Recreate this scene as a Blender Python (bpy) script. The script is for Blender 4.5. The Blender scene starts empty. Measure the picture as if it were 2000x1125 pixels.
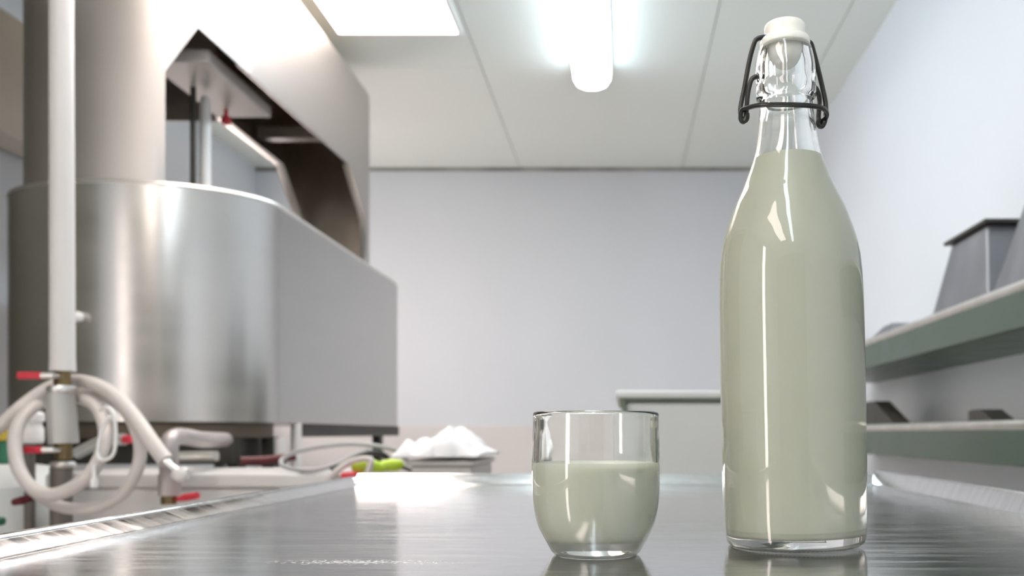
import bpy, bmesh, math, random
from mathutils import Vector, Matrix, noise

random.seed(7)
S = bpy.context.scene
C = S.collection
PI = math.pi

# ------------------------------------------------------------------ camera, world, exposure
ZT = 0.90                    # table top
ZC = ZT + 0.069              # lens height
FPX = 1300.0                 # pixels per unit of (width / nominal depth)
DK = 1750.0 / 1300.0         # nominal depths below are multiplied by this to give metres
KY = DK                      # (set to 1 while the round bottle and glass are built)
cam_d = bpy.data.cameras.new('camera')
cam = bpy.data.objects.new('camera', cam_d); C.objects.link(cam)
cam.location = (0, 0, ZC)
cam.rotation_euler = (PI / 2, 0, 0)
cam_d.sensor_width = 36.0
cam_d.lens = FPX * DK * 36.0 / 2000.0
cam_d.shift_x = -215 / 2000.0
cam_d.shift_y = 283 / 2000.0
cam_d.clip_start = 0.01
cam_d.dof.use_dof = True
cam_d.dof.focus_distance = 0.375 * DK
cam_d.dof.aperture_fstop = 9.5
S.camera = cam

w = bpy.data.worlds.new('world'); S.world = w
w.use_nodes = True
w.node_tree.nodes['Background'].inputs[0].default_value = (0.8, 0.9, 1.0, 1)
w.node_tree.nodes['Background'].inputs[1].default_value = 0.3

S.view_settings.view_transform = 'Standard'
S.view_settings.look = 'None'
S.view_settings.gamma = 1.0
S.view_settings.use_curve_mapping = False
S.view_settings.exposure = 0.30

PANEL_POWER = 9.0
TUBE_POWER = 11.0
WINDOW_POWER = 14.0
FAR_WINDOW_POWER = 4.0

# ------------------------------------------------------------------ materials
MATS = {}
def new_mat(name):
    m = bpy.data.materials.new(name); m.use_nodes = True
    MATS[name] = m
    return m, m.node_tree.nodes, m.node_tree.links, m.node_tree.nodes['Principled BSDF']

def mat(name, col, rough=0.5, metal=0.0, var=0.06, scale=6.0, stretch=(1, 1, 1), bump=0.0, rvar=0.0,
        bscale=None, spec=0.5, aniso=0.0, sss=0.0, coat=0.0):
    m, N, L, b = new_mat(name)
    tc = N.new('ShaderNodeTexCoord')
    mp = N.new('ShaderNodeMapping'); mp.inputs['Scale'].default_value = stretch
    L.new(tc.outputs['Object'], mp.inputs[0])
    nz = N.new('ShaderNodeTexNoise'); nz.inputs['Scale'].default_value = scale; nz.inputs['Detail'].default_value = 6
    L.new(mp.outputs[0], nz.inputs['Vector'])
    rp = N.new('ShaderNodeValToRGB')
    rp.color_ramp.elements[0].position = 0.3; rp.color_ramp.elements[1].position = 0.7
    rp.color_ramp.elements[0].color = tuple(max(0, c * (1 - var)) for c in col) + (1,)
    rp.color_ramp.elements[1].color = tuple(min(1, c * (1 + var)) for c in col) + (1,)
    L.new(nz.outputs[0], rp.inputs[0]); L.new(rp.outputs[0], b.inputs['Base Color'])
    b.inputs['Metallic'].default_value = metal
    b.inputs['Roughness'].default_value = rough
    b.inputs['Specular IOR Level'].default_value = spec
    b.inputs['Anisotropic'].default_value = aniso
    b.inputs['Coat Weight'].default_value = coat
    if sss:
        b.inputs['Subsurface Weight'].default_value = sss
        b.inputs['Subsurface Radius'].default_value = (1, 1, .8)
        b.inputs['Subsurface Scale'].default_value = 0.004
    if rvar:
        mr = N.new('ShaderNodeMapRange')
        mr.inputs[1].default_value = 0.3; mr.inputs[2].default_value = 0.7
        mr.inputs[3].default_value = max(0.02, rough - rvar); mr.inputs[4].default_value = rough + rvar
        L.new(nz.outputs[0], mr.inputs[0]); L.new(mr.outputs[0], b.inputs['Roughness'])
    if bump:
        n2 = N.new('ShaderNodeTexNoise'); n2.inputs['Scale'].default_value = bscale or scale * 4; n2.inputs['Detail'].default_value = 4
        L.new(mp.outputs[0], n2.inputs['Vector'])
        bp = N.new('ShaderNodeBump'); bp.inputs['Strength'].default_value = bump; bp.inputs['Distance'].default_value = 0.002
        L.new(n2.outputs[0], bp.inputs['Height']); L.new(bp.outputs[0], b.inputs['Normal'])
    return m

def emit(name, col, strength):
    m, N, L, b = new_mat(name)
    b.inputs['Base Color'].default_value = (.9, .9, .9, 1)
    b.inputs['Emission Color'].default_value = tuple(col) + (1,)
    b.inputs['Emission Strength'].default_value = strength
    return m

def glass(name, col=(1, 1, 1), ior=1.5, rough=0.0):
    m, N, L, b = new_mat(name)
    b.inputs['Base Color'].default_value = tuple(col) + (1,)
    b.inputs['Transmission Weight'].default_value = 1.0
    b.inputs['Roughness'].default_value = rough
    b.inputs['IOR'].default_value = ior
    return m

mat('wall_dim', (.34, .35, .33), .6, var=.05)
mat('wall_paint', (.715, .765, .815), .55, var=.015, scale=2.0, bump=.04, bscale=60)
mat('wall_cladding', (.74, .73, .72), .4, var=.02, scale=2.0)
mat('ceiling_paint', (.80, .86, .82), .5, var=.02, scale=1.5, bump=.03, bscale=40)
mat('edge_shade', (.33, .34, .31), .7, var=.4, scale=5)  # mottled dark colour for the painted shadow line below the ceiling
mat('door_olive', (.17, .17, .14), .5, var=.06)
mat('ceiling_gap', (.50, .50, .47), .8)
mat('floor_resin', (.68, .61, .57), .35, var=.06, scale=12)
mat('duct_beige', (.74, .69, .60), .5, var=.02)
mat('steel', (.565, .55, .53), .24, 1.0, var=.03, scale=3.0, stretch=(1, 1, 5), rvar=.03)
mat('steel_hood', (.56, .53, .51), .42, 1.0, var=.02, scale=2.0, stretch=(1, 1, 3), rvar=.015)
mat('paint_grey', (.62, .60, .58), .45, var=.03)
mat('steel_dull', (.50, .44, .37), .36, 1.0, var=.08, scale=8.0)
mat('steel_light', (.76, .75, .73), .35, 1.0, var=.03, scale=8.0)
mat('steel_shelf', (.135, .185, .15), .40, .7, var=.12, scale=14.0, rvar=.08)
mat('steel_lip', (.72, .70, .66), .35, 1.0, var=.08, scale=20)
mat('zinc', (.25, .262, .285), .45, .6, var=.16, scale=10, stretch=(1, 1, .4), rvar=.1)
mat('dark_frame', (.055, .052, .045), .5, .3, var=.2)
mat('brown_plate', (.16, .13, .10), .5, .5, var=.15)
mat('pipe_white', (.72, .705, .69), .35, var=.03)
mat('hose_white', (.60, .565, .54), .42, var=.04, scale=20, spec=.4)
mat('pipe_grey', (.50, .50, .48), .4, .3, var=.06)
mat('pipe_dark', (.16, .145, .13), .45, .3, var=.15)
mat('pipe_pinkish', (.46, .42, .41), .4, .4, var=.08)
mat('brass', (.25, .19, .10), .35, 1.0, var=.15, scale=40)
mat('red_plastic', (.62, .035, .06), .4, var=.08, scale=30)
mat('dark_red', (.09, .006, .01), .5, var=.08, scale=30)
mat('white_plastic', (.82, .82, .81), .4, var=.02)
mat('white_tub', (.66, .69, .68), .38, var=.025, scale=9)
mat('chest_white', (.62, .61, .60), .35, var=.02)
mat('green_plastic', (.03, .16, .09), .45, var=.1)
mat('tub_shade', (.13, .17, .12), .5, var=.15)  # dark green colour standing in for shade on the white tub
mat('yellow_plastic', (.55, .40, .05), .45, var=.1)
mat('lime_plastic', (.52, .72, .06), .38, var=.08, scale=40)
mat('cable_grey', (.36, .36, .36), .45, var=.08)
mat('cable_black', (.03, .03, .03), .45, var=.2)
mat('cloth_white', (.86, .86, .87), .85, var=.02, bump=.2, bscale=500)
mat('porcelain', (.84, .84, .78), .25, var=.015, scale=60, sss=.3, coat=.3)
mat('wire_dark', (.035, .035, .032), .35, .7, var=.25, scale=120, bump=.1, bscale=700)
mat('milk', (.65, .67, .56), .35, var=.005, scale=30, sss=.6)
mat('gasket', (.75, .76, .68), .4, sss=.2, var=.02)
glass('clear_glass', (.985, .995, .985), 1.50)
emit('panel_glow', (1.0, .87, .79), PANEL_POWER)
emit('tube_glow', (.80, .91, 1.0), TUBE_POWER)
emit('window_daylight', (1.0, .87, .81), WINDOW_POWER)
emit('far_window_daylight', (1.0, .83, .77), FAR_WINDOW_POWER)

def table_steel():
    m, N, L, b = new_mat('table_steel')
    tc = N.new('ShaderNodeTexCoord')
    mp = N.new('ShaderNodeMapping'); mp.inputs['Scale'].default_value = (3, 26, 1)
    mp.inputs['Rotation'].default_value = (0, 0, .12)
    L.new(tc.outputs['Object'], mp.inputs[0])
    n1 = N.new('ShaderNodeTexNoise'); n1.inputs['Scale'].default_value = 3.2; n1.inputs['Detail'].default_value = 5
    n1.inputs['Distortion'].default_value = .8
    L.new(mp.outputs[0], n1.inputs['Vector'])
    # fine brushing across the table
    mf = N.new('ShaderNodeMapping'); mf.inputs['Scale'].default_value = (40, 700, 1); mf.inputs['Rotation'].default_value = (0, 0, .05)
    L.new(tc.outputs['Object'], mf.inputs[0])
    n2 = N.new('ShaderNodeTexNoise'); n2.inputs['Scale'].default_value = 2.0; n2.inputs['Detail'].default_value = 4
    L.new(mf.outputs[0], n2.inputs['Vector'])
    # wiped, water-marked patches
    n3 = N.new('ShaderNodeTexNoise'); n3.inputs['Scale'].default_value = 4.5; n3.inputs['Detail'].default_value = 3
    L.new(tc.outputs['Object'], n3.inputs['Vector'])
    mr = N.new('ShaderNodeMapRange')
    mr.inputs[1].default_value = .38; mr.inputs[2].default_value = .66; mr.inputs[3].default_value = .07; mr.inputs[4].default_value = .16
    L.new(n1.outputs[0], mr.inputs[0])
    ma = N.new('ShaderNodeMath'); ma.operation = 'MULTIPLY_ADD'; ma.inputs[1].default_value = .04; 
    L.new(n2.outputs[0], ma.inputs[0]); L.new(mr.outputs[0], ma.inputs[2])
    L.new(ma.outputs[0], b.inputs['Roughness'])
    rp = N.new('ShaderNodeValToRGB')
    rp.color_ramp.elements[0].position = .35; rp.color_ramp.elements[0].color = (.80, .805, .82, 1)
    rp.color_ramp.elements[1].position = .65; rp.color_ramp.elements[1].color = (.90, .90, .90, 1)
    L.new(n1.outputs[0], rp.inputs[0])
    # fine scratches
    r2 = N.new('ShaderNodeValToRGB')
    r2.color_ramp.elements[0].position = .36; r2.color_ramp.elements[0].color = (.80, .80, .81, 1)
    r2.color_ramp.elements[1].position = .60; r2.color_ramp.elements[1].color = (1, 1, 1, 1)
    L.new(n2.outputs[0], r2.inputs[0])
    mx = N.new('ShaderNodeMix'); mx.data_type = 'RGBA'; mx.blend_type = 'MULTIPLY'; mx.inputs[0].default_value = 1.0
    L.new(rp.outputs[0], mx.inputs[6]); L.new(r2.outputs[0], mx.inputs[7])
    # a dried white splash on the near left of the table
    ms = N.new('ShaderNodeMapping'); ms.inputs['Location'].default_value = (.143 / .062, -.479 / .012, 0); ms.inputs['Scale'].default_value = (1 / .062, 1 / .012, 0)
    L.new(tc.outputs['Object'], ms.inputs[0])
    ln = N.new('ShaderNodeVectorMath'); ln.operation = 'LENGTH'; L.new(ms.outputs[0], ln.inputs[0])
    n4 = N.new('ShaderNodeTexNoise'); n4.inputs['Scale'].default_value = 420; n4.inputs['Detail'].default_value = 3
    L.new(tc.outputs['Object'], n4.inputs['Vector'])
    m1 = N.new('ShaderNodeMath'); m1.operation = 'MULTIPLY_ADD'; m1.inputs[1].default_value = -.28; m1.inputs[2].default_value = .64
    L.new(ln.outputs['Value'], m1.inputs[0])
    m2 = N.new('ShaderNodeMath'); m2.operation = 'ADD'; L.new(n4.outputs[0], m2.inputs[0]); L.new(m1.outputs[0], m2.inputs[1])
    m3 = N.new('ShaderNodeMapRange'); m3.inputs[1].default_value = 1.02; m3.inputs[2].default_value = 1.08; L.new(m2.outputs[0], m3.inputs[0])
    mw = N.new('ShaderNodeMix'); mw.data_type = 'RGBA'; L.new(m3.outputs[0], mw.inputs[0])
    L.new(mx.outputs[2], mw.inputs[6]); mw.inputs[7].default_value = (.85, .85, .84, 1)
    L.new(mw.outputs[2], b.inputs['Base Color'])
    m4 = N.new('ShaderNodeMath'); m4.operation = 'SUBTRACT'; m4.inputs[0].default_value = 1.0; L.new(m3.outputs[0], m4.inputs[1])
    L.new(m4.outputs[0], b.inputs['Metallic'])
    bp = N.new('ShaderNodeBump'); bp.inputs['Strength'].default_value = .03; bp.inputs['Distance'].default_value = .0006
    L.new(n2.outputs[0], bp.inputs['Height'])
    bp2 = N.new('ShaderNodeBump'); bp2.inputs['Strength'].default_value = .02; bp2.inputs['Distance'].default_value = .002
    L.new(n3.outputs[0], bp2.inputs['Height']); L.new(bp.outputs[0], bp2.inputs['Normal'])
    L.new(bp2.outputs[0], b.inputs['Normal'])
    return m
table_steel()

# ------------------------------------------------------------------ mesh helpers
class MB:
    """collects polygons; build() links them as ONE mesh object"""
    def __init__(s): s.v = []; s.f = []
    def add(s, vs, fs):
        o = len(s.v); s.v += [tuple(v) for v in vs]; s.f += [tuple(i + o for i in f) for f in fs]; return s
    def box(s, x0, x1, y0, y1, z0, z1):
        return s.add([(x0, y0, z0), (x1, y0, z0), (x1, y1, z0), (x0, y1, z0), (x0, y0, z1), (x1, y0, z1), (x1, y1, z1), (x0, y1, z1)],
                     [(0, 3, 2, 1), (4, 5, 6, 7), (0, 1, 5, 4), (1, 2, 6, 5), (2, 3, 7, 6), (3, 0, 4, 7)])
    def frustum(s, b0, b1, z0, z1):     # b = (x0,x1,y0,y1) at bottom and top
        def q(b, z): return [(b[0], b[2], z), (b[1], b[2], z), (b[1], b[3], z), (b[0], b[3], z)]
        return s.add(q(b0, z0) + q(b1, z1), [(0, 3, 2, 1), (4, 5, 6, 7), (0, 1, 5, 4), (1, 2, 6, 5), (2, 3, 7, 6), (3, 0, 4, 7)])
    def tube(s, pts, r, n=12, smooth=0, caps=True):
        P = [Vector(p) for p in pts]
        R = list(r) if isinstance(r, (list, tuple)) else [r] * len(P)
        if smooth:
            Q = []; RR = []
            for i in range(len(P) - 1):
                p0 = P[max(i - 1, 0)]; p1 = P[i]; p2 = P[i + 1]; p3 = P[min(i + 2, len(P) - 1)]
                for k in range(smooth):
                    t = k / smooth
                    Q.append(.5 * ((2 * p1) + (p2 - p0) * t + (2 * p0 - 5 * p1 + 4 * p2 - p3) * t * t + (3 * p1 - p0 - 3 * p2 + p3) * t ** 3))
                    RR.append(R[i] * (1 - t) + R[i + 1] * t)
            Q.append(P[-1]); RR.append(R[-1]); P, R = Q, RR
        T = [(P[min(i + 1, len(P) - 1)] - P[max(i - 1, 0)]).normalized() for i in range(len(P))]
        up = Vector((0, 0, 1)) if abs(T[0].z) < .9 else Vector((1, 0, 0))
        a = T[0].cross(up).normalized()
        vs = []; fs = []
        for i, p in enumerate(P):
            a = (a - T[i] * a.dot(T[i])).normalized(); b = T[i].cross(a)
            for k in range(n):
                th = 2 * PI * k / n
                off = (a * math.cos(th) + b * math.sin(th)) * R[i]
                vs.append((p.x + off.x, p.y + off.y / KY, p.z + off.z))
        for i in range(len(P) - 1):
            for k in range(n):
                k2 = (k + 1) % n
                fs.append((i * n + k, i * n + k2, (i + 1) * n + k2, (i + 1) * n + k))
        if caps:
            fs.append(tuple(reversed(range(n)))); fs.append(tuple((len(P) - 1) * n + k for k in range(n)))
        return s.add(vs, fs)
    def lathe(s, prof, n=64, c=(0, 0, 0)):    # prof = [(r,z)...]; r=0 ends close to a pole
        vs = []; rows = []
        for r, z in prof:
            if r < 1e-7:
                rows.append([len(vs)]); vs.append((c[0], c[1], c[2] + z))
            else:
                rows.append([len(vs) + k for k in range(n)])
                for k in range(n):
                    th = 2 * PI * k / n
                    vs.append((c[0] + r * math.cos(th), c[1] + r * math.sin(th) / KY, c[2] + z))
        fs = []
        for A, B in zip(rows[:-1], rows[1:]):
            for k in range(n):
                k2 = (k + 1) % n
                if len(A) == 1 and len(B) == 1: continue
                if len(A) == 1: fs.append((A[0], B[k2], B[k]))
                elif len(B) == 1: fs.append((A[k], A[k2], B[0]))
                else: fs.append((A[k], A[k2], B[k2], B[k]))
        return s.add(vs, fs)
    def prism(s, poly, lo, hi, axis='z'):     # extrude a 2D polygon
        n = len(poly)
        def P(a, b, h): return {'z': (a, b, h), 'y': (a, h, b), 'x': (h, a, b)}[axis]
        vs = [P(a, b, lo) for a, b in poly] + [P(a, b, hi) for a, b in poly]
        fs = [tuple(reversed(range(n))), tuple(n + i for i in range(n))]
        fs += [(i, (i + 1) % n, n + (i + 1) % n, n + i) for i in range(n)]
        return s.add(vs, fs)
    def build(s, name, m, parent=None, bevel=0.0, seg=2, angle=35, loc=None, solid=0.0):
        me = bpy.data.meshes.new(name)
        me.from_pydata([(v[0], v[1] * KY, v[2]) for v in s.v], [], s.f)
        bm = bmesh.new(); bm.from_mesh(me)
        bmesh.ops.recalc_face_normals(bm, faces=bm.faces)
        bm.to_mesh(me); bm.free()
        for p in me.polygons: p.use_smooth = True
        me.set_sharp_from_angle(angle=math.radians(angle))
        me.materials.append(MATS[m])
        o = bpy.data.objects.new(name, me); C.objects.link(o)
        if solid:
            md = o.modifiers.new('thickness', 'SOLIDIFY'); md.thickness = solid; md.offset = 0
            wn_ = o.modifiers.new('normals', 'WEIGHTED_NORMAL'); wn_.keep_sharp = True
        if bevel:
            md = o.modifiers.new('bevel', 'BEVEL'); md.width = bevel; md.segments = seg; md.limit_method = 'ANGLE'
            md.angle_limit = math.radians(40)
            md.harden_normals = True
        if parent is not None:
            o.parent = parent
            if loc is None: o.matrix_parent_inverse = parent.matrix_basis.inverted()
        if loc is not None: o.location = loc
        return o

def tag(o, label, cat, group=None, kind=None):
    o['label'] = label; o['category'] = cat
    if group: o['group'] = group
    if kind: o['kind'] = kind
    return o
def thing(name, label, cat, loc, group=None, kind=None):
    o = bpy.data.objects.new(name, None); C.objects.link(o); o.location = (loc[0], loc[1] * KY, loc[2])
    o.empty_display_size = .05
    return tag(o, label, cat, group, kind)
def at(px, py, d):            # point at nominal depth d on the line of sight through a photo pixel
    return Vector(((px - 1215) / FPX * d, d, ZC + (845 - py) / FPX * d))

# ------------------------------------------------------------------ room shell
XL, XR, YB, YF, ZCEIL = -1.98, 0.91, 3.60, -2.2, ZC + 1.43
o = MB().box(XL - .1, XR + .1, YF - .1, YB + .1, -.1, 0).build('floor', 'floor_resin')
tag(o, 'grey resin floor of the dairy room', 'floor', kind='structure')
o = MB().box(XL, XR, YB, YB + .1, 0, ZCEIL + .1).build('wall_back', 'wall_paint')
tag(o, 'plain pale wall behind the steel table at the far end', 'wall', kind='structure')
MB().box(XL, XR, YB - .012, YB, 0, ZC + .041).build('cladding', 'wall_cladding', o, bevel=.004)
o = MB().box(XL - .1, XL, YF, YB + .1, 0, ZCEIL + .1).build('wall_left', 'wall_paint')
tag(o, 'pale wall behind the steel vat on the left', 'wall', kind='structure')
o = MB().box(XR, XR + .1, YF, YB + .1, 0, ZCEIL + .1).build('wall_right', 'wall_paint')
tag(o, 'bluish white wall on the right behind the steel shelves', 'wall', kind='structure')
o = MB().box(XL - .1, XR + .1, YF - .1, YF, 0, ZCEIL + .1).build('wall_front', 'wall_dim')
tag(o, 'dull grey wall of the room behind the camera', 'wall', kind='structure')
wn = thing('window_1', 'tall bright window in the left wall behind the camera', 'window', (XL, -.6, .4), kind='structure')
MB().box(XL + .001, XL + .012, -.90, -.70, .45, 2.15).build('pane', 'window_daylight', wn)
for a in ((-.93, -.90, .41, 2.19), (-.70, -.67, .41, 2.19), (-.90, -.70, .41, .45), (-.90, -.70, 2.15, 2.19)):
    MB().box(XL + .001, XL + .03, a[0], a[1], a[2], a[3]).build('frame_bar', 'white_plastic', wn)
dn = thing('door_1', 'wide dark olive sliding door in the left wall beside the camera', 'door', (XL, .8, 0), kind='structure')
MB().box(XL + .001, XL + .04, .60, 1.90, .01, 2.25).build('leaf', 'door_olive', dn, bevel=.006)
MB().box(XL + .001, XL + .07, .54, 1.92, 2.25, 2.33).build('track', 'steel_dull', dn)
MB().tube([(XL + .052, .70, .9), (XL + .052, .70, 1.2)], .012, 12).build('handle', 'steel_light', dn)
wn = thing('window_2', 'sunlit window in the left wall beyond the steel vat', 'window', (XL, 3.07, .98), kind='structure')
MB().box(XL + .001, XL + .012, 2.70, 3.42, 1.02, 1.86).build('pane', 'far_window_daylight', wn)
for a in ((2.66, 2.70, .98, 1.90), (3.42, 3.46, .98, 1.90), (2.70, 3.42, .98, 1.02), (2.70, 3.42, 1.86, 1.90)):
    MB().box(XL + .001, XL + .03, a[0], a[1], a[2], a[3]).build('frame_bar', 'white_plastic', wn)
ceil = MB().box(XL - .1, XR + .1, YF - .1, YB + .1, ZCEIL + .012, ZCEIL + .1).build('ceiling', 'ceiling_gap')
tag(ceil, 'pale grey panelled ceiling with fine dark joints', 'ceiling', kind='structure')
xs = [XL, -1.425, -.55, .325, .765, XR]
ys = [YF, -.6, 1.0, 2.6, YB - .014]
o = MB().box(XL + .001, XR - .001, YB - .009, YB, ZCEIL - .014, ZCEIL + .01).build('shade_line_1', 'edge_shade')  # added dark strip, paints the shadow line along the ceiling edge
tag(o, 'thin painted shadow line where the back wall meets the ceiling', 'shade_line', kind='structure')
PX0, PX1, PY0, PY1 = -1.02, -.57, 1.05, 2.38        # recessed light panel
for i in range(len(xs) - 1):
    for j in range(len(ys) - 1):
        g = .0018
        gx0 = 0 if i == 0 else g; gx1 = 0 if i == len(xs) - 2 else g
        MB().box(xs[i] + gx0, xs[i + 1] - gx1, ys[j] + (g * .5 if j else 0), ys[j + 1] - g * .5, ZCEIL, ZCEIL + .012).build('ceiling_panel', 'ceiling_paint', ceil)

def light_panel(x0, x1, y0, y1, label):
    t = thing('ceiling_light_panel', label, 'ceiling light', ((x0 + x1) / 2, (y0 + y1) / 2, ZCEIL), group='flat ceiling light panels')
    MB().box(x0 + .012, x1 - .012, y0 + .012, y1 - .012, ZCEIL - .009, ZCEIL - .004).build('diffuser', 'panel_glow', t)
    f = MB()
    for a in ((x0, x1, y0, y0 + .014), (x0, x1, y1 - .014, y1), (x0, x0 + .014, y0 + .014, y1 - .014), (x1 - .014, x1, y0 + .014, y1 - .014)):
        f.box(a[0], a[1], a[2], a[3], ZCEIL - .012, ZCEIL)
    f.build('frame', 'white_plastic', t)
light_panel(PX0, PX1, PY0, PY1, 'bright square light panel set in the ceiling above the vat')
light_panel(-1.02, -.57, -1.4, -.1, 'bright light panel in the ceiling behind the camera')

def tube_light(x, y0, y1, label):
    t = thing('tube_light', label, 'ceiling light', (x, (y0 + y1) / 2, ZCEIL), group='long tube luminaires')
    wd = .073
    prof = [(-wd, .030), (-wd * .95, .055), (-wd * .72, .080), (-wd * .3, .092), (wd * .3, .092), (wd * .72, .080), (wd * .95, .055), (wd, .030)]
    poly = [(x + a, ZCEIL - b) for a, b in prof]
    MB().prism(poly, y0 + .03, y1 - .035, 'y').build('diffuser', 'tube_glow', t)
    MB().box(x - wd, x + wd, y0, y1, ZCEIL - .032, ZCEIL).build('housing', 'white_plastic', t, bevel=.004)
    for e0, e1 in ((y0, y0 + .03), (y1 - .035, y1)):
        MB().prism([(x + a * .96, ZCEIL - b * .97) for a, b in prof], e0, e1, 'y').build('end_cap', 'white_plastic', t, bevel=.004)
tube_light(-.117, 1.08, 2.63, 'long glowing tube luminaire on the ceiling beside the light panel')
tube_light(-.117, -1.5, .05, 'long glowing tube luminaire on the ceiling behind the camera')

o = MB().box(XL + .012, -1.85, 1.95, 2.5, ZC + .90, ZC + 1.27).build('boxed_duct', 'duct_beige', bevel=.008)
tag(o, 'beige boxed-in duct high on the left wall', 'duct')

# ------------------------------------------------------------------ steel table in front
tb = thing('steel_table', 'brushed stainless steel work table with a raised rim', 'table', (0, .3, 0))
TX0, TX1, TY0, TY1 = -.338, .329, -.35, .88
MB().box(TX0 - .004, TX1 + .004, TY0, TY1 + .004, ZT - .004, ZT).build('table_top', 'table_steel', tb)
def rim_profile(h, wd):      # (outwards, up)
    arc = [(wd - .008 + .004 * math.sin(t), h - .004 + .004 * math.cos(t)) for t in (-1.2, -.8, -.4, 0)]
    arc2 = [(wd - .004 + .004 * math.sin(t), h - .004 + .004 * math.cos(t)) for t in (.4, .8, 1.2, 1.57)]
    fil = [(.009 * math.sin(t), .009 * (1 - math.cos(t))) for t in (.15, .3, .45, .6)]
    fil = [(a, b) for a, b in fil if b < h * .4]
    return [(0, -.004), (0, 0)] + fil + arc + arc2 + [(wd, -.045), (wd - .002, -.045), (wd - .002, -.004)]
def rim(side):
    h, wd = {'l': (.010, .032), 'r': (.019, .024), 'b': (.014, .032)}[side]
    p = rim_profile(h, wd)
    if side == 'l': return MB().prism([(TX0 - a, ZT + b) for a, b in p], TY0, TY1 + .02, 'y')
    if side == 'r': return MB().prism([(TX1 + a, ZT + b) for a, b in p], TY0, TY1 + .02, 'y')
    return MB().prism([(TY1 + a, ZT + b) for a, b in p], TX0 - .02, TX1 + .015, 'x')
for sd in 'lrb': rim(sd).build('rim', 'table_steel', tb, angle=32)
for x in (TX0 + .04, TX1 - .04):
    for y in (TY0 + .05, TY1 - .05):
        l = MB().tube([(x, y, .0), (x, y, ZT - .005)], .02, 16).build('leg', 'steel', tb)
MB().box(TX0 + .03, TX1 - .03, TY0 + .04, TY1 - .04, .2, .22).build('under_shelf', 'steel_dull', tb)

# ------------------------------------------------------------------ bottle of milk
KY = 1.0
BX, BY = .1055, .406 * DK
bt = thing('milk_bottle', 'tall clear swing-top glass bottle full of milk', 'bottle', (BX, BY, ZT))
PR = [(39.0, 0), (40.6, 1.0), (41.6, 3.0), (42.2, 6), (42.8, 12), (43.1, 20), (43.5, 60), (43.6, 114), (43.5, 145), (43.2, 158), (42.7, 167), (41.7, 177), (40.3, 184), (38.7, 190),
      (36.3, 197), (33.7, 204), (30.5, 211), (27.2, 218), (23.6, 227), (21.4, 233), (20.0, 238), (18.6, 245), (17.4, 253), (16.5, 260), (16.0, 266),
      (16.0, 269.0), (16.8, 270.2), (17.8, 271.5), (18.2, 274), (18.0, 277), (17.7, 280), (18.0, 283.5), (18.1, 287), (17.8, 291), (17.2, 295), (16.3, 299.5), (15.4, 302.4), (14.6, 303.6), (13.4, 304)]
def resample(pr, k=3):
    out = []
    for i in range(len(pr) - 1):
        p0 = pr[max(i - 1, 0)]; p1 = pr[i]; p2 = pr[i + 1]; p3 = pr[min(i + 2, len(pr) - 1)]
        for j in range(k):
            t = j / k
            out.append(tuple(.5 * (2 * b + (c - a) * t + (2 * a - 5 * b + 4 * c - d) * t * t + (3 * b - a - 3 * c + d) * t ** 3) for a, b, c, d in zip(p0, p1, p2, p3)))
    out.append(pr[-1]); return out
def mm(pr): return [(r * .001, z * .001) for r, z in pr]
outer = [p for p in resample(PR, 3)]
WALL = 2.6
inner_pts = [(0, 9.5), (20, 8.3), (34, 7.1), (38.2, 7.7), (39.9, 10.6), (40.4, 16)] + [(r - WALL - (2.2 if z > 270 else 0), z) for r, z in PR if 20 < z < 262] + \
            [(13.2, 266), (13.0, 275), (12.8, 290), (11.5, 298), (11.0, 302), (11.6, 303.8)]
inner = resample(inner_pts, 3)
prof = [(0, 3.0), (30, 2.2), (37, .9)] + outer + [(12.4, 304.2)] + list(reversed(inner))
g = MB().lathe(mm(prof), 96).build('glass_body', 'clear_glass', bt, loc=(0, 0, 0), angle=60)
# stippled foot ring
sr = MB()
for k in range(96):
    a = 2 * PI * k / 96
    sr.lathe([(0, -.0006), (.0009, 0), (0, .0006)], 6, (.0386 * math.cos(a), .0386 * math.sin(a), .0004))
sr.build('foot_stippling', 'clear_glass', bt, loc=(0, 0, 0))['kind'] = 'stuff'
# milk follows the inside and bites slightly into the glass so no air film remains
ml = [(0, 9.1), (20, 7.9), (34, 6.7), (38.5, 7.3), (40.3, 10.3), (40.8, 16)] + [(r - WALL + .45, z) for r, z in PR if 20 < z < 234]
ml = resample(ml, 3) + [(18.75, 234.6), (18.0, 234.3), (0, 234.1)]
MB().lathe(mm(ml), 96).build('milk', 'milk', bt, loc=(0, 0, 0), angle=60)
# stopper
stp = [(0, 292.0), (6, 292.4), (9.2, 295), (10.2, 300), (10.4, 302.6), (14.4, 302.9), (15.0, 304.0), (15.1, 306.2), (14.4, 307.6), (13.0, 308.2), (12.1, 308.9), (11.9, 310.5),
       (12.3, 313.5), (12.3, 315.2), (11.5, 316.6), (9, 317.3), (0, 317.6)]
so = MB().lathe(mm(resample(stp, 2)), 64).build('stopper', 'porcelain', bt, loc=(0, 0, 0), angle=50)
so['label'] = 'off-white stopper'
gk = [(10.4, 303.6), (14.2, 303.2), (15.0, 304.2), (15.0, 306.4), (14.4, 307.0), (10.4, 307.0), (10.4, 303.6)]
MB().lathe(mm([(r, z - 2.3) for r, z in gk]), 48).build('gasket', 'gasket', so, loc=(0, 0, 0))
def mmv(p): return tuple(c * .001 for c in p)
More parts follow.
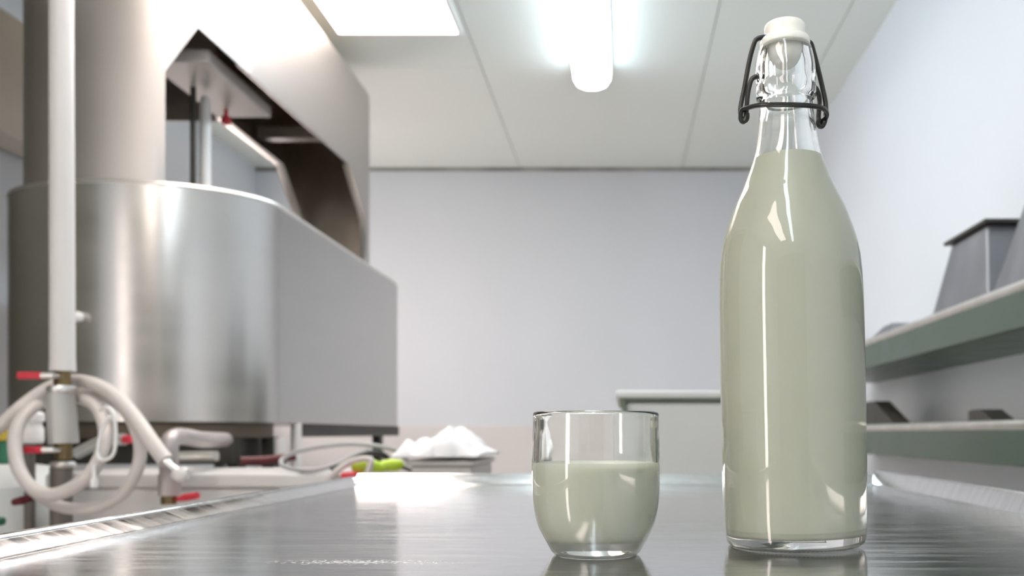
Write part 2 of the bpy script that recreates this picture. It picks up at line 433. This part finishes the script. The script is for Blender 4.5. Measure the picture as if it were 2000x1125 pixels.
# wires: lever bail passes in front of the neck, cap wire runs through the stopper
WR = .00150
cap_wire_l = [(-8, -2.0, 308.6), (-13, -2.2, 308.5), (-17.3, -2.0, 307.6), (-19.3, -1.5, 304.5), (-22.0, 0, 295), (-25.0, 1.0, 280), (-27.6, 1.0, 268), (-27.8, .5, 262), (-27.2, -1, 259.3), (-25.6, -1.4, 258.2), (-24.2, -1, 260), (-24.0, 0, 263)]
cap_wire_r = [(8, 3.0, 308.6), (13, 3, 308.2), (16.3, 3, 306.5), (17.8, 3, 302), (20.2, 3, 292), (23.0, 3.5, 280), (24.8, 3.5, 270), (24.6, 3, 261), (23.0, 2, 256.2), (20.8, 1, 254.6), (19.4, 1, 256.6), (20.2, 1, 259.5)]
wm = MB()
wm.tube([mmv(p) for p in cap_wire_l], WR, 10, smooth=4)
wm.tube([mmv(p) for p in cap_wire_r], WR, 10, smooth=4)
wm.tube([mmv(p) for p in [(-9, -2, 308.6), (0, 0, 308.6), (9, 3, 308.6)]], WR, 8)
wm.build('cap_wire', 'wire_dark', bt, loc=(0, 0, 0))['label'] = 'dark wire bail'
lv = [(-16.4, -2.5, 284.5), (-19.0, -2.8, 284.3), (-21.6, -2.6, 282), (-23.6, -2, 274), (-24.6, -1.5, 264), (-25.4, -1.5, 259), (-26.9, -1.5, 257.6), (-28.2, -1.5, 260), (-27.4, -3, 264.0), (-24.5, -8, 263.8),
      (-19.5, -14.2, 262.8), (-12, -18.4, 261.6), (0, -20.2, 260.6), (12, -18.2, 260.4), (19, -12.8, 260.9), (22.8, -6, 261.4), (24.4, 0, 260.4), (22.5, 3.5, 258.4), (20.6, 4, 257.8), (20.4, 3.6, 262), (20.9, 2.4, 272), (18.9, 1.5, 278), (16.4, 1.5, 279)]
MB().tube([mmv(p) for p in lv], WR * .98, 10, smooth=4).build('lever_wire', 'wire_dark', bt, loc=(0, 0, 0))['label'] = 'dark wire lever around the neck'
for bx_, by_, bz_ in ((-17.2, -2.5, 283), (17.4, 1.5, 278)):     # glass bosses that hold the wire
    b_ = MB().lathe(mm([(0, -1.6), (2.4, -1.2), (3.6, 0), (2.6, 1.0), (1.9, .6), (0, .4)]), 24)
    ob = b_.build('glass_boss', 'clear_glass', bt, loc=mmv((bx_, by_, bz_)))
    ob.rotation_euler = (0, PI / 2 if bx_ > 0 else -PI / 2, 0)
bt.rotation_euler = (0, math.radians(-1.15), 0)
bt.location.z = ZT + .0012

# ------------------------------------------------------------------ glass of milk
GX, GY = -.0148, .3785 * DK
gl = thing('milk_glass', 'short clear glass tumbler a little over half full of milk', 'glass', (GX, GY, ZT + .0003))
GP = [(22.5, 0), (23.9, .5), (25.4, 2.0), (26.6, 4), (28.2, 7), (30.2, 10.6), (32.4, 15), (34.0, 20), (35.1, 25.5), (35.9, 32), (36.25, 40), (36.4, 50), (36.2, 60), (35.9, 70), (35.75, 77), (35.7, 79.3)]
GI = [(0, 11.0), (14, 10.5), (21, 9.9), (24.6, 10.4), (27.2, 12.4), (29.5, 16.0), (31.1, 20.6), (32.2, 26), (32.9, 32), (33.2, 40), (33.3, 50), (33.1, 60), (32.9, 70), (32.8, 77), (32.9, 79.2)]
gprof = [(0, 1.6), (14, 1.3), (20, .6)] + resample(GP, 3) + [(35.35, 80.2), (34.4, 80.6), (33.4, 80.1)] + list(reversed(resample(GI, 3)))
MB().lathe(mm(gprof), 96).build('glass_body', 'clear_glass', gl, loc=(0, 0, 0), angle=60)
gm = [(0, 10.6), (14, 10.1), (21, 9.5), (25.0, 10.1), (27.6, 12.1), (29.9, 15.8), (31.5, 20.4), (32.6, 25.8), (33.3, 32), (33.6, 40), (33.7, 50.4)]
MB().lathe(mm(resample(gm, 3) + [(33.62, 52.2), (33.25, 52.0), (32.9, 50.2), (32.0, 49.6), (0, 49.5)]), 96).build('milk', 'milk', gl, loc=(0, 0, 0), angle=50)

KY = DK
# ------------------------------------------------------------------ steel vat with gantry
H = lambda h: ZC + h
VX, VA, VB, VC = -.908, .345, .19, -1.253     # right side, half width, nose depth, centre
VY0, VY1, VT, VBOT = 1.775, 2.69, .60, .027
def vat_outline(da=0.0, n=28):
    a, b = VA - da, VB - da
    pts = [(VC + a, VY1 - da)]
    pts += [(VC + a, VY0 + (VY1 - da - VY0) * t) for t in (.66, .33)]
    for k in range(n + 1):
        th = PI * k / n
        pts.append((VC + a * math.cos(th), VY0 - b * math.sin(th)))
    pts += [(VC - a, VY1 - da)]
    return pts
vat = thing('steel_vat', 'large brushed stainless steel vat with a rounded end and an overhead gantry', 'vat', (VC, 2.1, 0))
out, inn = vat_outline(0), vat_outline(.012)
n = len(out)
m = MB()
vs = [(x, y, H(VBOT)) for x, y in out] + [(x, y, H(VT)) for x, y in out] + [(x, y, H(VT)) for x, y in inn] + [(x, y, H(VBOT) + .02) for x, y in inn]
fs = []
for i in range(n):
    j = (i + 1) % n
    fs += [(i, j, n + j, n + i), (n + i, n + j, 2 * n + j, 2 * n + i), (2 * n + i, 2 * n + j, 3 * n + j, 3 * n + i)]
fs += [tuple(range(n)), tuple(3 * n + i for i in range(n))]
m.add(vs, fs); m.build('vat_shell', 'steel', vat, angle=30)
rp = [(x, y, H(VT)) for x, y in vat_outline(.004)]
MB().tube(rp + [rp[0]], .007, 8, caps=False).build('rim_bead', 'steel_light', vat)
# base plate under the rounded end, beam under the straight side, legs
MB().prism([(x, y) for x, y in vat_outline(.02) if y < 1.86], H(-.014), H(VBOT - .001), 'z').build('base_plate', 'brown_plate', vat, bevel=.004)
MB().box(-.955, -.925, 1.93, 2.76, H(-.012), H(VBOT)).build('beam', 'dark_frame', vat)
MB().box(VC - VA + .02, VC - VA + .05, 1.86, 2.69, H(-.012), H(VBOT)).build('beam', 'dark_frame', vat)
for x, y, mt in ((-.985, 1.70, 'dark_frame'), (-.94, 1.78, 'dark_frame'), (-.94, 2.56, 'dark_frame'), (-1.54, 1.80, 'dark_frame'), (-1.57, 2.6, 'dark_frame')):
    MB().box(x - .016, x + .016, y - .016, y + .016, 0, H(-.01)).build('leg', mt, vat, bevel=.003)
MB().tube([(-.898, 1.75, 0), (-.898, 1.75, H(-.013))], .016, 16).build('leg', 'pipe_white', vat)
MB().tube([(-.913, 1.865, 0), (-.913, 1.865, H(VBOT))], .015, 16).build('leg', 'pipe_white', vat)

MB().box(-1.52, -.972, 1.655, 1.80, H(-.078), H(-.013)).build('undercarriage', 'dark_frame', vat, bevel=.004)
MB().box(-.972, -.875, 1.70, 1.74, H(-.084), H(-.062)).build('undercarriage_rail', 'dark_frame', vat, bevel=.003)
# gantry: one sheet-metal skin that runs along the vat's side and round its nose, with a chamfered opening
OX = -1.27
GC, GA, GB, GYC, GTOP = -1.29, .29, .17, 1.80, 1.335
skin = []      # (x, y, bottom, top)
GF = 2.63
skin += [(-1.0, GF, VT, GTOP - .03), (-1.0, GF - .012, VT, GTOP - .008), (-1.0, GF - .030, VT, GTOP), (-1.0, GF - .0305, .83, GTOP), (-1.0, 2.44, .985, GTOP)]
def cut(x, y): return (845 - 57 - (FPX * x / y + 825) * .901) / FPX * y
for y in (2.3, 2.15, 2.0, 1.9): skin.append((-1.0, y, cut(-1.0, y), GTOP))
def gel(deg): a = math.radians(deg); return GC + GA * math.cos(a), GYC - GB * math.sin(a)
for deg in (0, 8, 16, 24, 32, 38): skin.append((*gel(deg), cut(*gel(deg)), GTOP))
skin.append((*gel(42), cut(*gel(42)), GTOP)); skin.append((*gel(50), .964, GTOP)); skin.append((*gel(58), .90, GTOP)); skin.append((*gel(58.1), VT, GTOP))
for k in range(1, 25): skin.append((*gel(58.1 + (180 - 58.1) * k / 24), VT, GTOP))
skin.append((GC - GA, 1.9, VT, GTOP)); skin.append((GC - GA, 1.901, .98, GTOP)); skin.append((GC - GA, 2.09, .98, GTOP)); skin.append((OX, 2.095, .98, GTOP))
m = MB()
vs = []; fs = []
ROWS = 6
for x, y, b, t in skin:
    for r in range(ROWS): vs.append((x, y, H(b + (t - b) * r / (ROWS - 1))))
for i in range(len(skin) - 1):
    for r in range(ROWS - 1): fs.append((i * ROWS + r, (i + 1) * ROWS + r, (i + 1) * ROWS + r + 1, i * ROWS + r + 1))
m.add(vs, fs); m.build('gantry_skin', 'steel_hood', vat, angle=30, solid=.004)
# return flanges along the opening
def flange(pts, name='opening_flange', wdt=.024):
    m = MB(); k = len(pts)
    vs = [p for p in pts] + [(x - wdt, y, z) for x, y, z in pts]
    m.add(vs, [(i, i + 1, k + i + 1, k + i) for i in range(k - 1)])
    m.build(name, 'steel_light', vat, solid=.004)
flange([(-1.0, GF - .03, H(VT)), (-1.0, GF - .03, H(.83)), (-1.0, 2.44, H(.985))])
flange([(-1.0, y, H(cut(-1.0, y) if y < 2.4 else .985)) for y in (2.44, 2.3, 2.15, 2.0, 1.9)] + [(*gel(a), H(cut(*gel(a)))) for a in (0, 16)], wdt=.006)
# opposite side sheet, top plate and far end sheet
OX = -1.27
m = MB().prism([(2.08, .985), (2.44, .985), (2.56, .86), (2.60, .78), (2.61, VT - .004), (2.63, VT - .004), (2.63, GTOP - .01), (2.08, GTOP - .01)], OX - .003, OX + .003, 'x')
m.v = [(x, y, H(z)) for x, y, z in m.v]
m.build('far_sheet', 'steel_dull', vat)
k_ = [(OX, 2.08, H(.985)), (OX, 2.44, H(.985)), (OX, 2.56, H(.86)), (OX, 2.60, H(.78)), (OX, 2.61, H(VT))]
mm_ = MB(); mm_.add(k_ + [(x + .03, y, z) for x, y, z in k_], [(i, i + 1, 6 + i, 5 + i) for i in range(4)]); mm_.build('opening_flange', 'steel_light', vat, solid=.003)
MB().box(OX, -1.0, GF - .006, GF, H(VT - .002), H(GTOP - .01)).build('end_sheet', 'steel_dull', vat)
MB().prism([(x, y) for x, y, b, t in skin if True] + [(OX, GF)], H(GTOP) - .006, H(GTOP) - .002, 'z').build('top_plate', 'steel_dull', vat)
MB().box(OX + .02, -1.02, 2.28, 2.31, H(1.01), H(1.05)).build('cross_bar', 'steel_light', vat)
# control box under the gantry, its agitator shaft and red knob
MB().box(-1.245, -1.08, 1.74, 2.05, H(.97), H(1.003)).build('control_box', 'paint_grey', vat, bevel=.004)
MB().tube([(-1.19, 1.90, H(.40)), (-1.19, 1.90, H(.93)), (-1.19, 1.90, H(.952)), (-1.19, 1.90, H(.962))], [.016, .016, .013, .006], 20).build('agitator_shaft', 'white_plastic', vat)
MB().tube([(-1.205, 1.87, H(.40)), (-1.205, 1.87, H(.972))], .008, 12).build('shaft_guide', 'dark_frame', vat)
MB().lathe([(0, 0), (.012, .002), (.016, .012), (.012, .024), (.006, .03), (.006, .05), (0, .05)], 20, (-1.19, 2.0, H(.925))).build('knob', 'red_plastic', vat)
MB().lathe([(0, -.014), (.011, -.009), (.014, 0), (.011, .009), (0, .014)], 20, (-1.29, 1.59 - .012, H(.275))).build('knob', 'white_plastic', vat)

# outlet pipe below the vat
op = thing('outlet_pipe', 'short grey drain pipe with a red lever below the vat nose', 'pipe', (-.80, 1.16, H(-.13)))
MB().tube([at(440, 858, 1.58), at(395, 858, 1.35), at(355, 852, 1.29), at(334, 858, 1.245), at(330, 880, 1.235), at(330, 925, 1.235)], .0165, 16, smooth=4).build('elbow', 'pipe_pinkish', op)
MB().tube([at(330, 925, 1.235), at(330, 967, 1.235)], .019, 16).build('socket', 'pipe_pinkish', op)
MB().tube([at(330, 966, 1.235), at(330, 984, 1.235)], .0145, 8).build('valve', 'brass', op)
MB().tube([at(345, 975, 1.235), at(362, 971, 1.225), at(386, 967, 1.215)], [.003, .007, .0065], 10).build('lever', 'red_plastic', op)
o = MB().tube([at(330, 892, 1.53), at(424, 890, 1.53)], .0115, 16).build('capped_pipe', 'steel_lip')
tag(o, 'short beige pipe stub lying level in the dark under the vat', 'pipe')

# ------------------------------------------------------------------ water pipe with valves
PD = 1.25
px_ = at(122, 0, PD).x
wp = thing('water_pipe', 'white vertical pipe in front of the vat with red lever valves', 'pipe', (px_, PD, 0))
MB().tube([(px_, PD, H(.116)), (px_, PD, H(.14)), (px_ - .002, PD, H(.8)), (px_ - .002, PD, ZCEIL)], [.0225, .0215, .0205, .0205], 24).build('upper_pipe', 'pipe_white', wp)
MB().tube([(px_, PD, H(.084)), (px_, PD, H(.117))], .015, 8).build('valve', 'brass', wp)
MB().lathe([(.017, 0), (.0255, .004), (.027, .010), (.025, .016), (.017, .017)], 24, (px_, PD, H(.072))).build('collar', 'steel_light', wp)
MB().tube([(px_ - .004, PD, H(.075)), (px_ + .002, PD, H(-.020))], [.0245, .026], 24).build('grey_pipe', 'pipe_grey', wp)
MB().tube([(px_ + .002, PD, H(-.05)), (px_ + .002, PD, H(-.019))], .015, 8).build('valve', 'brass', wp)
MB().lathe([(.014, 0), (.021, .004), (.0225, .009), (.020, .014), (.014, .015)], 24, (px_ + .001, PD, H(-.068))).build('collar', 'steel_light', wp)
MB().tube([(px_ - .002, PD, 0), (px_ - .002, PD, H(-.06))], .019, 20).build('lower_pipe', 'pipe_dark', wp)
for x0, x1, y in ((34, 84, 733), (45, 86, 878)):
    d = PD - .03
    lo = MB().box(at(x0, y, d).x, at(x1, y, d).x, d - .003, d + .003, at(0, y + 7, d).z, at(0, y - 7, d).z).build('lever', 'red_plastic', wp, bevel=.0025)
    MB().tube([at(x1 - 2, y, d), at(x1 + 14, y, d), at(x1 + 32, y + 1, PD - .008)], [.006, .0058, .005], 10).build('lever_stem', 'steel_light', lo)

# hose coiled over the valve
hs = thing('coiled_hose', 'thick white hose coiled around the valves with a nozzle at its end', 'hose', at(140, 990, 1.2))
d0 = 1.225
hp = [(324, 900, 1.15), (300, 868, 1.16), (272, 828, 1.18), (240, 788, 1.215), (205, 760, 1.25), (165, 745, 1.285), (128, 746, 1.30), (95, 758, 1.295), (62, 779, 1.28), (32, 803, 1.26), (5, 828, 1.25), (-30, 850, 1.24)]
MB().tube([at(*p) for p in hp], [.0135] * 3 + [.0130] * 9, 14, smooth=5).build('tail', 'hose_white', hs)
cp = [(118, 782, 1.295), (150, 776, 1.285), (184, 790, 1.245), (204, 828, 1.20), (203, 872, 1.175), (180, 920, 1.16), (142, 952, 1.16), (98, 966, 1.165), (62, 952, 1.175), (38, 918, 1.185), (29, 876, 1.20), (34, 832, 1.215), (58, 800, 1.255),
      (100, 780, 1.32), (150, 768, 1.325), (205, 773, 1.28), (245, 802, 1.225), (268, 845, 1.19), (274, 888, 1.185), (262, 930, 1.185), (236, 966, 1.19), (196, 988, 1.195), (150, 994, 1.20), (104, 984, 1.205), (66, 958, 1.21), (44, 928, 1.215)]
MB().tube([at(*p) for p in cp], [.0118] * 13 + [.0108] * 13, 14, smooth=5).build('coil', 'hose_white', hs)
nst = MB().tube([at(324, 900, 1.15), at(331, 909, 1.148), at(343, 918, 1.145), at(349, 923, 1.145)], [.0085, .0068, .007, .009], 14).build('nozzle', 'steel_light', hs)
MB().tube([at(344, 926, 1.146), at(352, 927, 1.142), at(362, 925, 1.14), at(368, 925, 1.14)], [.010, .0128, .0125, .009], 14, smooth=3).build('nozzle_tip', 'pipe_white', nst)
MB().tube([at(*p) for p in [(196, 800, 1.165), (210, 796, 1.155), (222, 810, 1.15), (226, 850, 1.15), (222, 885, 1.15), (205, 898, 1.152), (192, 890, 1.158), (196, 850, 1.16), (214, 812, 1.16)]], .0032, 10, smooth=5).build('tie_cord', 'white_plastic', hs)
MB().tube([at(183, 905, 1.15), at(184, 930, 1.15), at(184, 938, 1.15), at(184, 952, 1.15)], [.003, .0035, .007, .006], 10).build('hook', 'white_plastic', hs)

pz = at(58, 866, 1.34)
fj = thing('filter_jar', 'small white filter jar half hidden behind the hose loop', 'jar', pz)
MB().lathe([(0, 0), (.022, 0), (.025, .004), (.025, .030), (.022, .035), (.022, .043), (.026, .046), (.026, .059), (.022, .064), (0, .065)], 28, tuple(pz)).build('body', 'white_plastic', fj)
MB().tube([(pz.x, pz.y, 0), (pz.x, pz.y, pz.z + .002)], .010, 12).build('stand_pipe', 'pipe_dark', fj)
o = MB().tube([at(26, 981, 1.22), at(44, 977, 1.22), at(62, 971, 1.23), at(95, 962, 1.25)], [.006, .008, .006, .004], 10).build('lever_handle', 'dark_red')
tag(o, 'dark red lever handle low on the pipe below the coil', 'handle')
o = MB().tube([at(150, 885, 1.50), at(200, 862, 1.48), at(243, 858, 1.46)], .013, 14, smooth=3).build('branch_pipe', 'pipe_grey')
tag(o, 'grey branch pipe with red end behind the coiled hose', 'pipe')
MB().tube([at(243, 858, 1.46), at(257, 857, 1.455)], .009, 12).build('end_plug', 'red_plastic', o)

# drum at the far left and what stands on it
dr = thing('plastic_drum', 'white plastic drum at the lower left with a green grip', 'drum', (-1.30, 1.42, 0))
ds = .155
MB().lathe([(0, 0), (ds * .93, 0), (ds, .02), (ds, H(-.16)), (ds * .96, H(-.11)), (ds * .7, H(-.075)), (ds * .35, H(-.066)), (0, H(-.066))], 48, (-1.322, 1.42, 0)).build('body', 'white_tub', dr)
MB().box(-1.36, -1.175, 1.25, 1.272, H(-.176), H(-.160)).build('grip', 'green_plastic', dr, bevel=.005)
o = MB().box(-1.42, -1.30, 1.40, 1.46, H(-.066), H(-.016)).build('green_box', 'green_plastic', bevel=.005)
tag(o, 'dark green box with yellow top on the white drum', 'box')
MB().box(-1.422, -1.298, 1.398, 1.462, H(-.017), H(.008)).build('lid', 'yellow_plastic', o, bevel=.004)

# ------------------------------------------------------------------ white chest with cables
ch = thing('white_chest', 'low white chest standing between the table and the vat', 'chest', (-.80, 1.35, 0))
CZ = H(-.078)
MB().box(-1.12, -.53, 1.30, 1.50, 0, CZ - .03).build('body', 'chest_white', ch, bevel=.008)
MB().box(-1.125, -.525, 1.295, 1.505, CZ - .03, CZ).build('lid', 'chest_white', ch, bevel=.008)

cb = thing('power_cable', 'grey and black cable looped on the white chest beside the lime grip', 'cable', (-.6, 1.35, CZ))
c1 = [(800, 905, 1.37), (778, 882, 1.36), (745, 872, 1.35), (700, 867, 1.35), (650, 869, 1.35), (600, 877, 1.35), (566, 887, 1.35), (549, 900, 1.34), (556, 911, 1.32), (590, 918, 1.30), (625, 916, 1.30), (660, 905, 1.31), (690, 889, 1.33), (720, 880, 1.35)]
MB().tube([at(*p) for p in c1], .0047, 10, smooth=5).build('grey_cable', 'cable_grey', cb)
MB().tube([at(*p) for p in [(648, 916, 1.30), (672, 902, 1.32), (705, 888, 1.34), (735, 884, 1.36), (752, 890, 1.37), (760, 900, 1.37)]], .006, 10, smooth=5).build('black_cable', 'cable_black', cb)
o = MB().tube([at(*p) for p in [(636, 944, 1.286), (655, 922, 1.284), (680, 904, 1.29), (705, 896, 1.29), (724, 898, 1.288), (722, 912, 1.286), (716, 932, 1.286)]], .0062, 10, smooth=5).build('white_hose', 'hose_white')
tag(o, 'thin white hose arching in front of the lime grip', 'hose')
lg = thing('spray_gun', 'lime green grip of a spray gun lying on the white chest', 'spray gun', at(740, 925, 1.27))
gp = [(690, 918, 1.310), (697, 913, 1.310), (712, 909, 1.315), (728, 909, 1.320), (742, 912, 1.325), (752, 909, 1.330), (768, 908, 1.335), (780, 909, 1.340), (786, 913, 1.340)]
MB().tube([at(*p) for p in gp], [.006, .0115, .0135, .013, .010, .0115, .0130, .0115, .006], 16, smooth=4).build('grip', 'lime_plastic', lg)
MB().tube([at(*p) for p in [(786, 912, 1.34), (794, 915, 1.345), (804, 919, 1.35)]], .0035, 8, smooth=3).build('barrel', 'cable_black', lg)
MB().box(at(666, 0, 1.28).x, at(697, 0, 1.28).x, 1.276, 1.31, at(0, 938, 1.28).z, at(0, 922, 1.28).z).build('trigger_guard', 'red_plastic', lg, bevel=.004)
o = MB().tube([at(470, 900, 1.52), at(520, 898, 1.54), at(578, 890, 1.56)], .010, 10, smooth=3).build('red_hose', 'dark_red')
tag(o, 'dark red hose in the shade under the vat', 'hose')

# ------------------------------------------------------------------ grey bin with a white cloth
gb = thing('grey_bin', 'grey steel bin behind the table under the white cloth', 'bin', (-.33, 1.27, 0))
MB().frustum((-.375, -.285, 1.22, 1.38), (-.385, -.272, 1.21, 1.39), 0, H(-.060)).build('body', 'pipe_grey', gb, bevel=.004)
MB().box(-.392, -.266, 1.203, 1.397, H(-.060), H(-.050)).build('rim', 'pipe_grey', gb, bevel=.003)
def cloth():
    nx, ny = 72, 44
    x0, x1, y0, y1 = -.412, -.256, 1.19, 1.395
    vs = []; fs = []
    for j in range(ny):
        for i in range(nx):
            u = i / (nx - 1); v = j / (ny - 1)
            x = x0 + (x1 - x0) * u; y = y0 + (y1 - y0) * v
            e = min(u, 1 - u) * 2; ev = min(v, 1 - v) * 2
            dome = (min(1, e * 3.0) ** .5) * (min(1, ev * 3.5) ** .5)
            ridge = .030 * math.exp(-((u - .55) / .16) ** 2) + .014 * math.exp(-((u - .12) / .07) ** 2) - .012 * math.exp(-((u - .27) / .07) ** 2) + .012 * math.exp(-((u - .75) / .12) ** 2)
            nn = noise.noise(Vector((x * 22, y * 16, 3.1))) * .012 + abs(noise.noise(Vector((x * 46 + y * 20, y * 30, 7.7)))) * .010
            z = H(-.048) + .007 + dome * (.012 + max(ridge * 1.0 + nn, 0)) - (1 - min(1, ev * 9)) * .002
            vs.append((x + noise.noise(Vector((v * 5, u * 3, 1))) * .008, y + noise.noise(Vector((u * 6, 2, v))) * .012, z))
    for j in range(ny - 1):
        for i in range(nx - 1):
            a = j * nx + i; fs.append((a, a + 1, a + nx + 1, a + nx))
    return MB().add(vs, fs)
o = cloth().build('cleaning_cloth', 'cloth_white', angle=80, solid=.003)
tag(o, 'crumpled white cloth heaped on the grey bin', 'cloth')

# ------------------------------------------------------------------ white tub behind the table
tu = thing('white_bin', 'tall white plastic tub with a rolled rim behind the milk bottle', 'tub', (.19, 1.5, 0))
d = 1.32
xl = at(1206, 0, d).x; xr = xl + .40
MB().frustum((xl + .07, xr - .07, d + .07, d + .39), (xl + .010, xr - .010, d + .012, d + .44), 0, at(0, 782, d).z).build('body', 'white_tub', tu, bevel=.012)
MB().box(xl - .004, xr + .004, d, d + .452, at(0, 777, d).z, at(0, 762, d).z).build('rim', 'white_tub', tu, bevel=.006, seg=3)
MB().box(xl + .004, xr - .004, d + .006, d + .446, at(0, 782, d).z, at(0, 776, d).z).build('rim_shade', 'tub_shade', tu)  # dark band painting the shadow under the rim
MB().prism([(xl + .003, at(0, 776, d).z), (xl + .014, at(0, 776, d).z), (xl + .026, at(0, 830, d).z), (xl + .016, at(0, 830, d).z)], d + .004, d + .03, 'y').build('side_shade_strip', 'tub_shade', tu)  # dark strip painting the tub's shaded left side

# ------------------------------------------------------------------ shelves on the right wall
SX = .68
def shelf(htop, y1, name, label):
    t = thing(name, label, 'shelf', (SX + .1, 1.2, H(htop)), group='steel wall shelves')
    # sheet-metal tray: rolled lip, fascia and underside
    MB().box(SX + .004, XR - .001, .25, y1, H(htop - .022), H(htop - .006)).build('tray', 'steel_lip', t)
    MB().tube([(SX + .010, .25, H(htop - .010)), (SX + .010, y1, H(htop - .010))], .010, 14).build('lip', 'steel_lip', t)
    MB().prism([(SX, htop - .019), (SX + .012, htop - .019), (SX + .018, htop - .080), (SX + .004, htop - .085)], .25, y1, 'y')
    m = MB().prism([(SX + .002, H(htop - .018)), (SX + .012, H(htop - .018)), (SX + .012, H(htop - .083)), (SX + .002, H(htop - .083))], .25, y1, 'y')
    m.build('fascia', 'steel_shelf', t, bevel=.003)
    m = MB().box(SX + .012, XR - .001, .25, y1, H(htop - .083), H(htop - .078)); m.build('underside', 'steel_shelf', t)
    MB().box(SX + .004, XR - .001, y1, y1 + .003, H(htop - .083), H(htop - .006)).build('end_plate', 'steel_shelf', t)
    return t
shelf(.263, 2.40, 'wall_shelf', 'upper steel shelf on the right wall holding grey tapered moulds')
shelf(.024, 2.40, 'wall_shelf', 'lower steel shelf on the right wall at bottle mid-height')

def mould(x0, x1, y0, y1, zb, h, inset, label, lid=True):
    t = thing('tapered_mould', label, 'mould', ((x0 + x1) / 2, (y0 + y1) / 2, zb), group='grey tapered moulds on the upper shelf')
    MB().frustum((x0, x1, y0, y1), (x0 + inset * .5, x1 - inset * .5, y0 + inset, y1 - inset), zb, zb + h).build('body', 'zinc', t, bevel=.006)
    if lid:
        MB().box(x0 + inset * .5 - .012, x1 - inset * .5 + .01, y0 + inset - .014, y1 - inset + .014, zb + h, zb + h + .008).build('top_plate', 'dark_frame', t, bevel=.002)
    MB().box(x0 - .003, x1 + .003, y0 - .003, y1 + .003, zb - .0001, zb + .006).build('foot_rim', 'zinc', t)
S1 = H(.263)
mould(.715, .88, 1.30, 1.545, S1 - .005, .165, .05, 'grey tapered mould with dark top plate, farther of the two big ones')
mould(.705, .89, .98, 1.275, S1 - .005, .165, .06, 'large grey tapered mould cut off by the right picture edge', lid=False)
mould(.72, .86, 1.80, 2.0, S1 - .005, .052, .075, 'small low grey mould at the bottle end of the upper shelf', lid=False)
def wedge(y0, y1, h, label, top):
    yy = [(y0, 0), (y1, 0), (y1, h * .9), (y1 - top * .2, h), (y1 - top, h)]
    m = MB().prism([(y, H(.024) - .005 + z) for y, z in yy], .74, .79, 'x')
    o = m.build('wedge_block', 'dark_frame', bevel=.003)
    tag(o, label, 'block', group='dark wedge blocks on the lower shelf')
wedge(1.80, 2.06, .075, 'taller dark sloping block on the lower shelf next to the bottle', .10)
wedge(1.32, 1.425, .030, 'small dark sloping block alone on the lower shelf', .045)
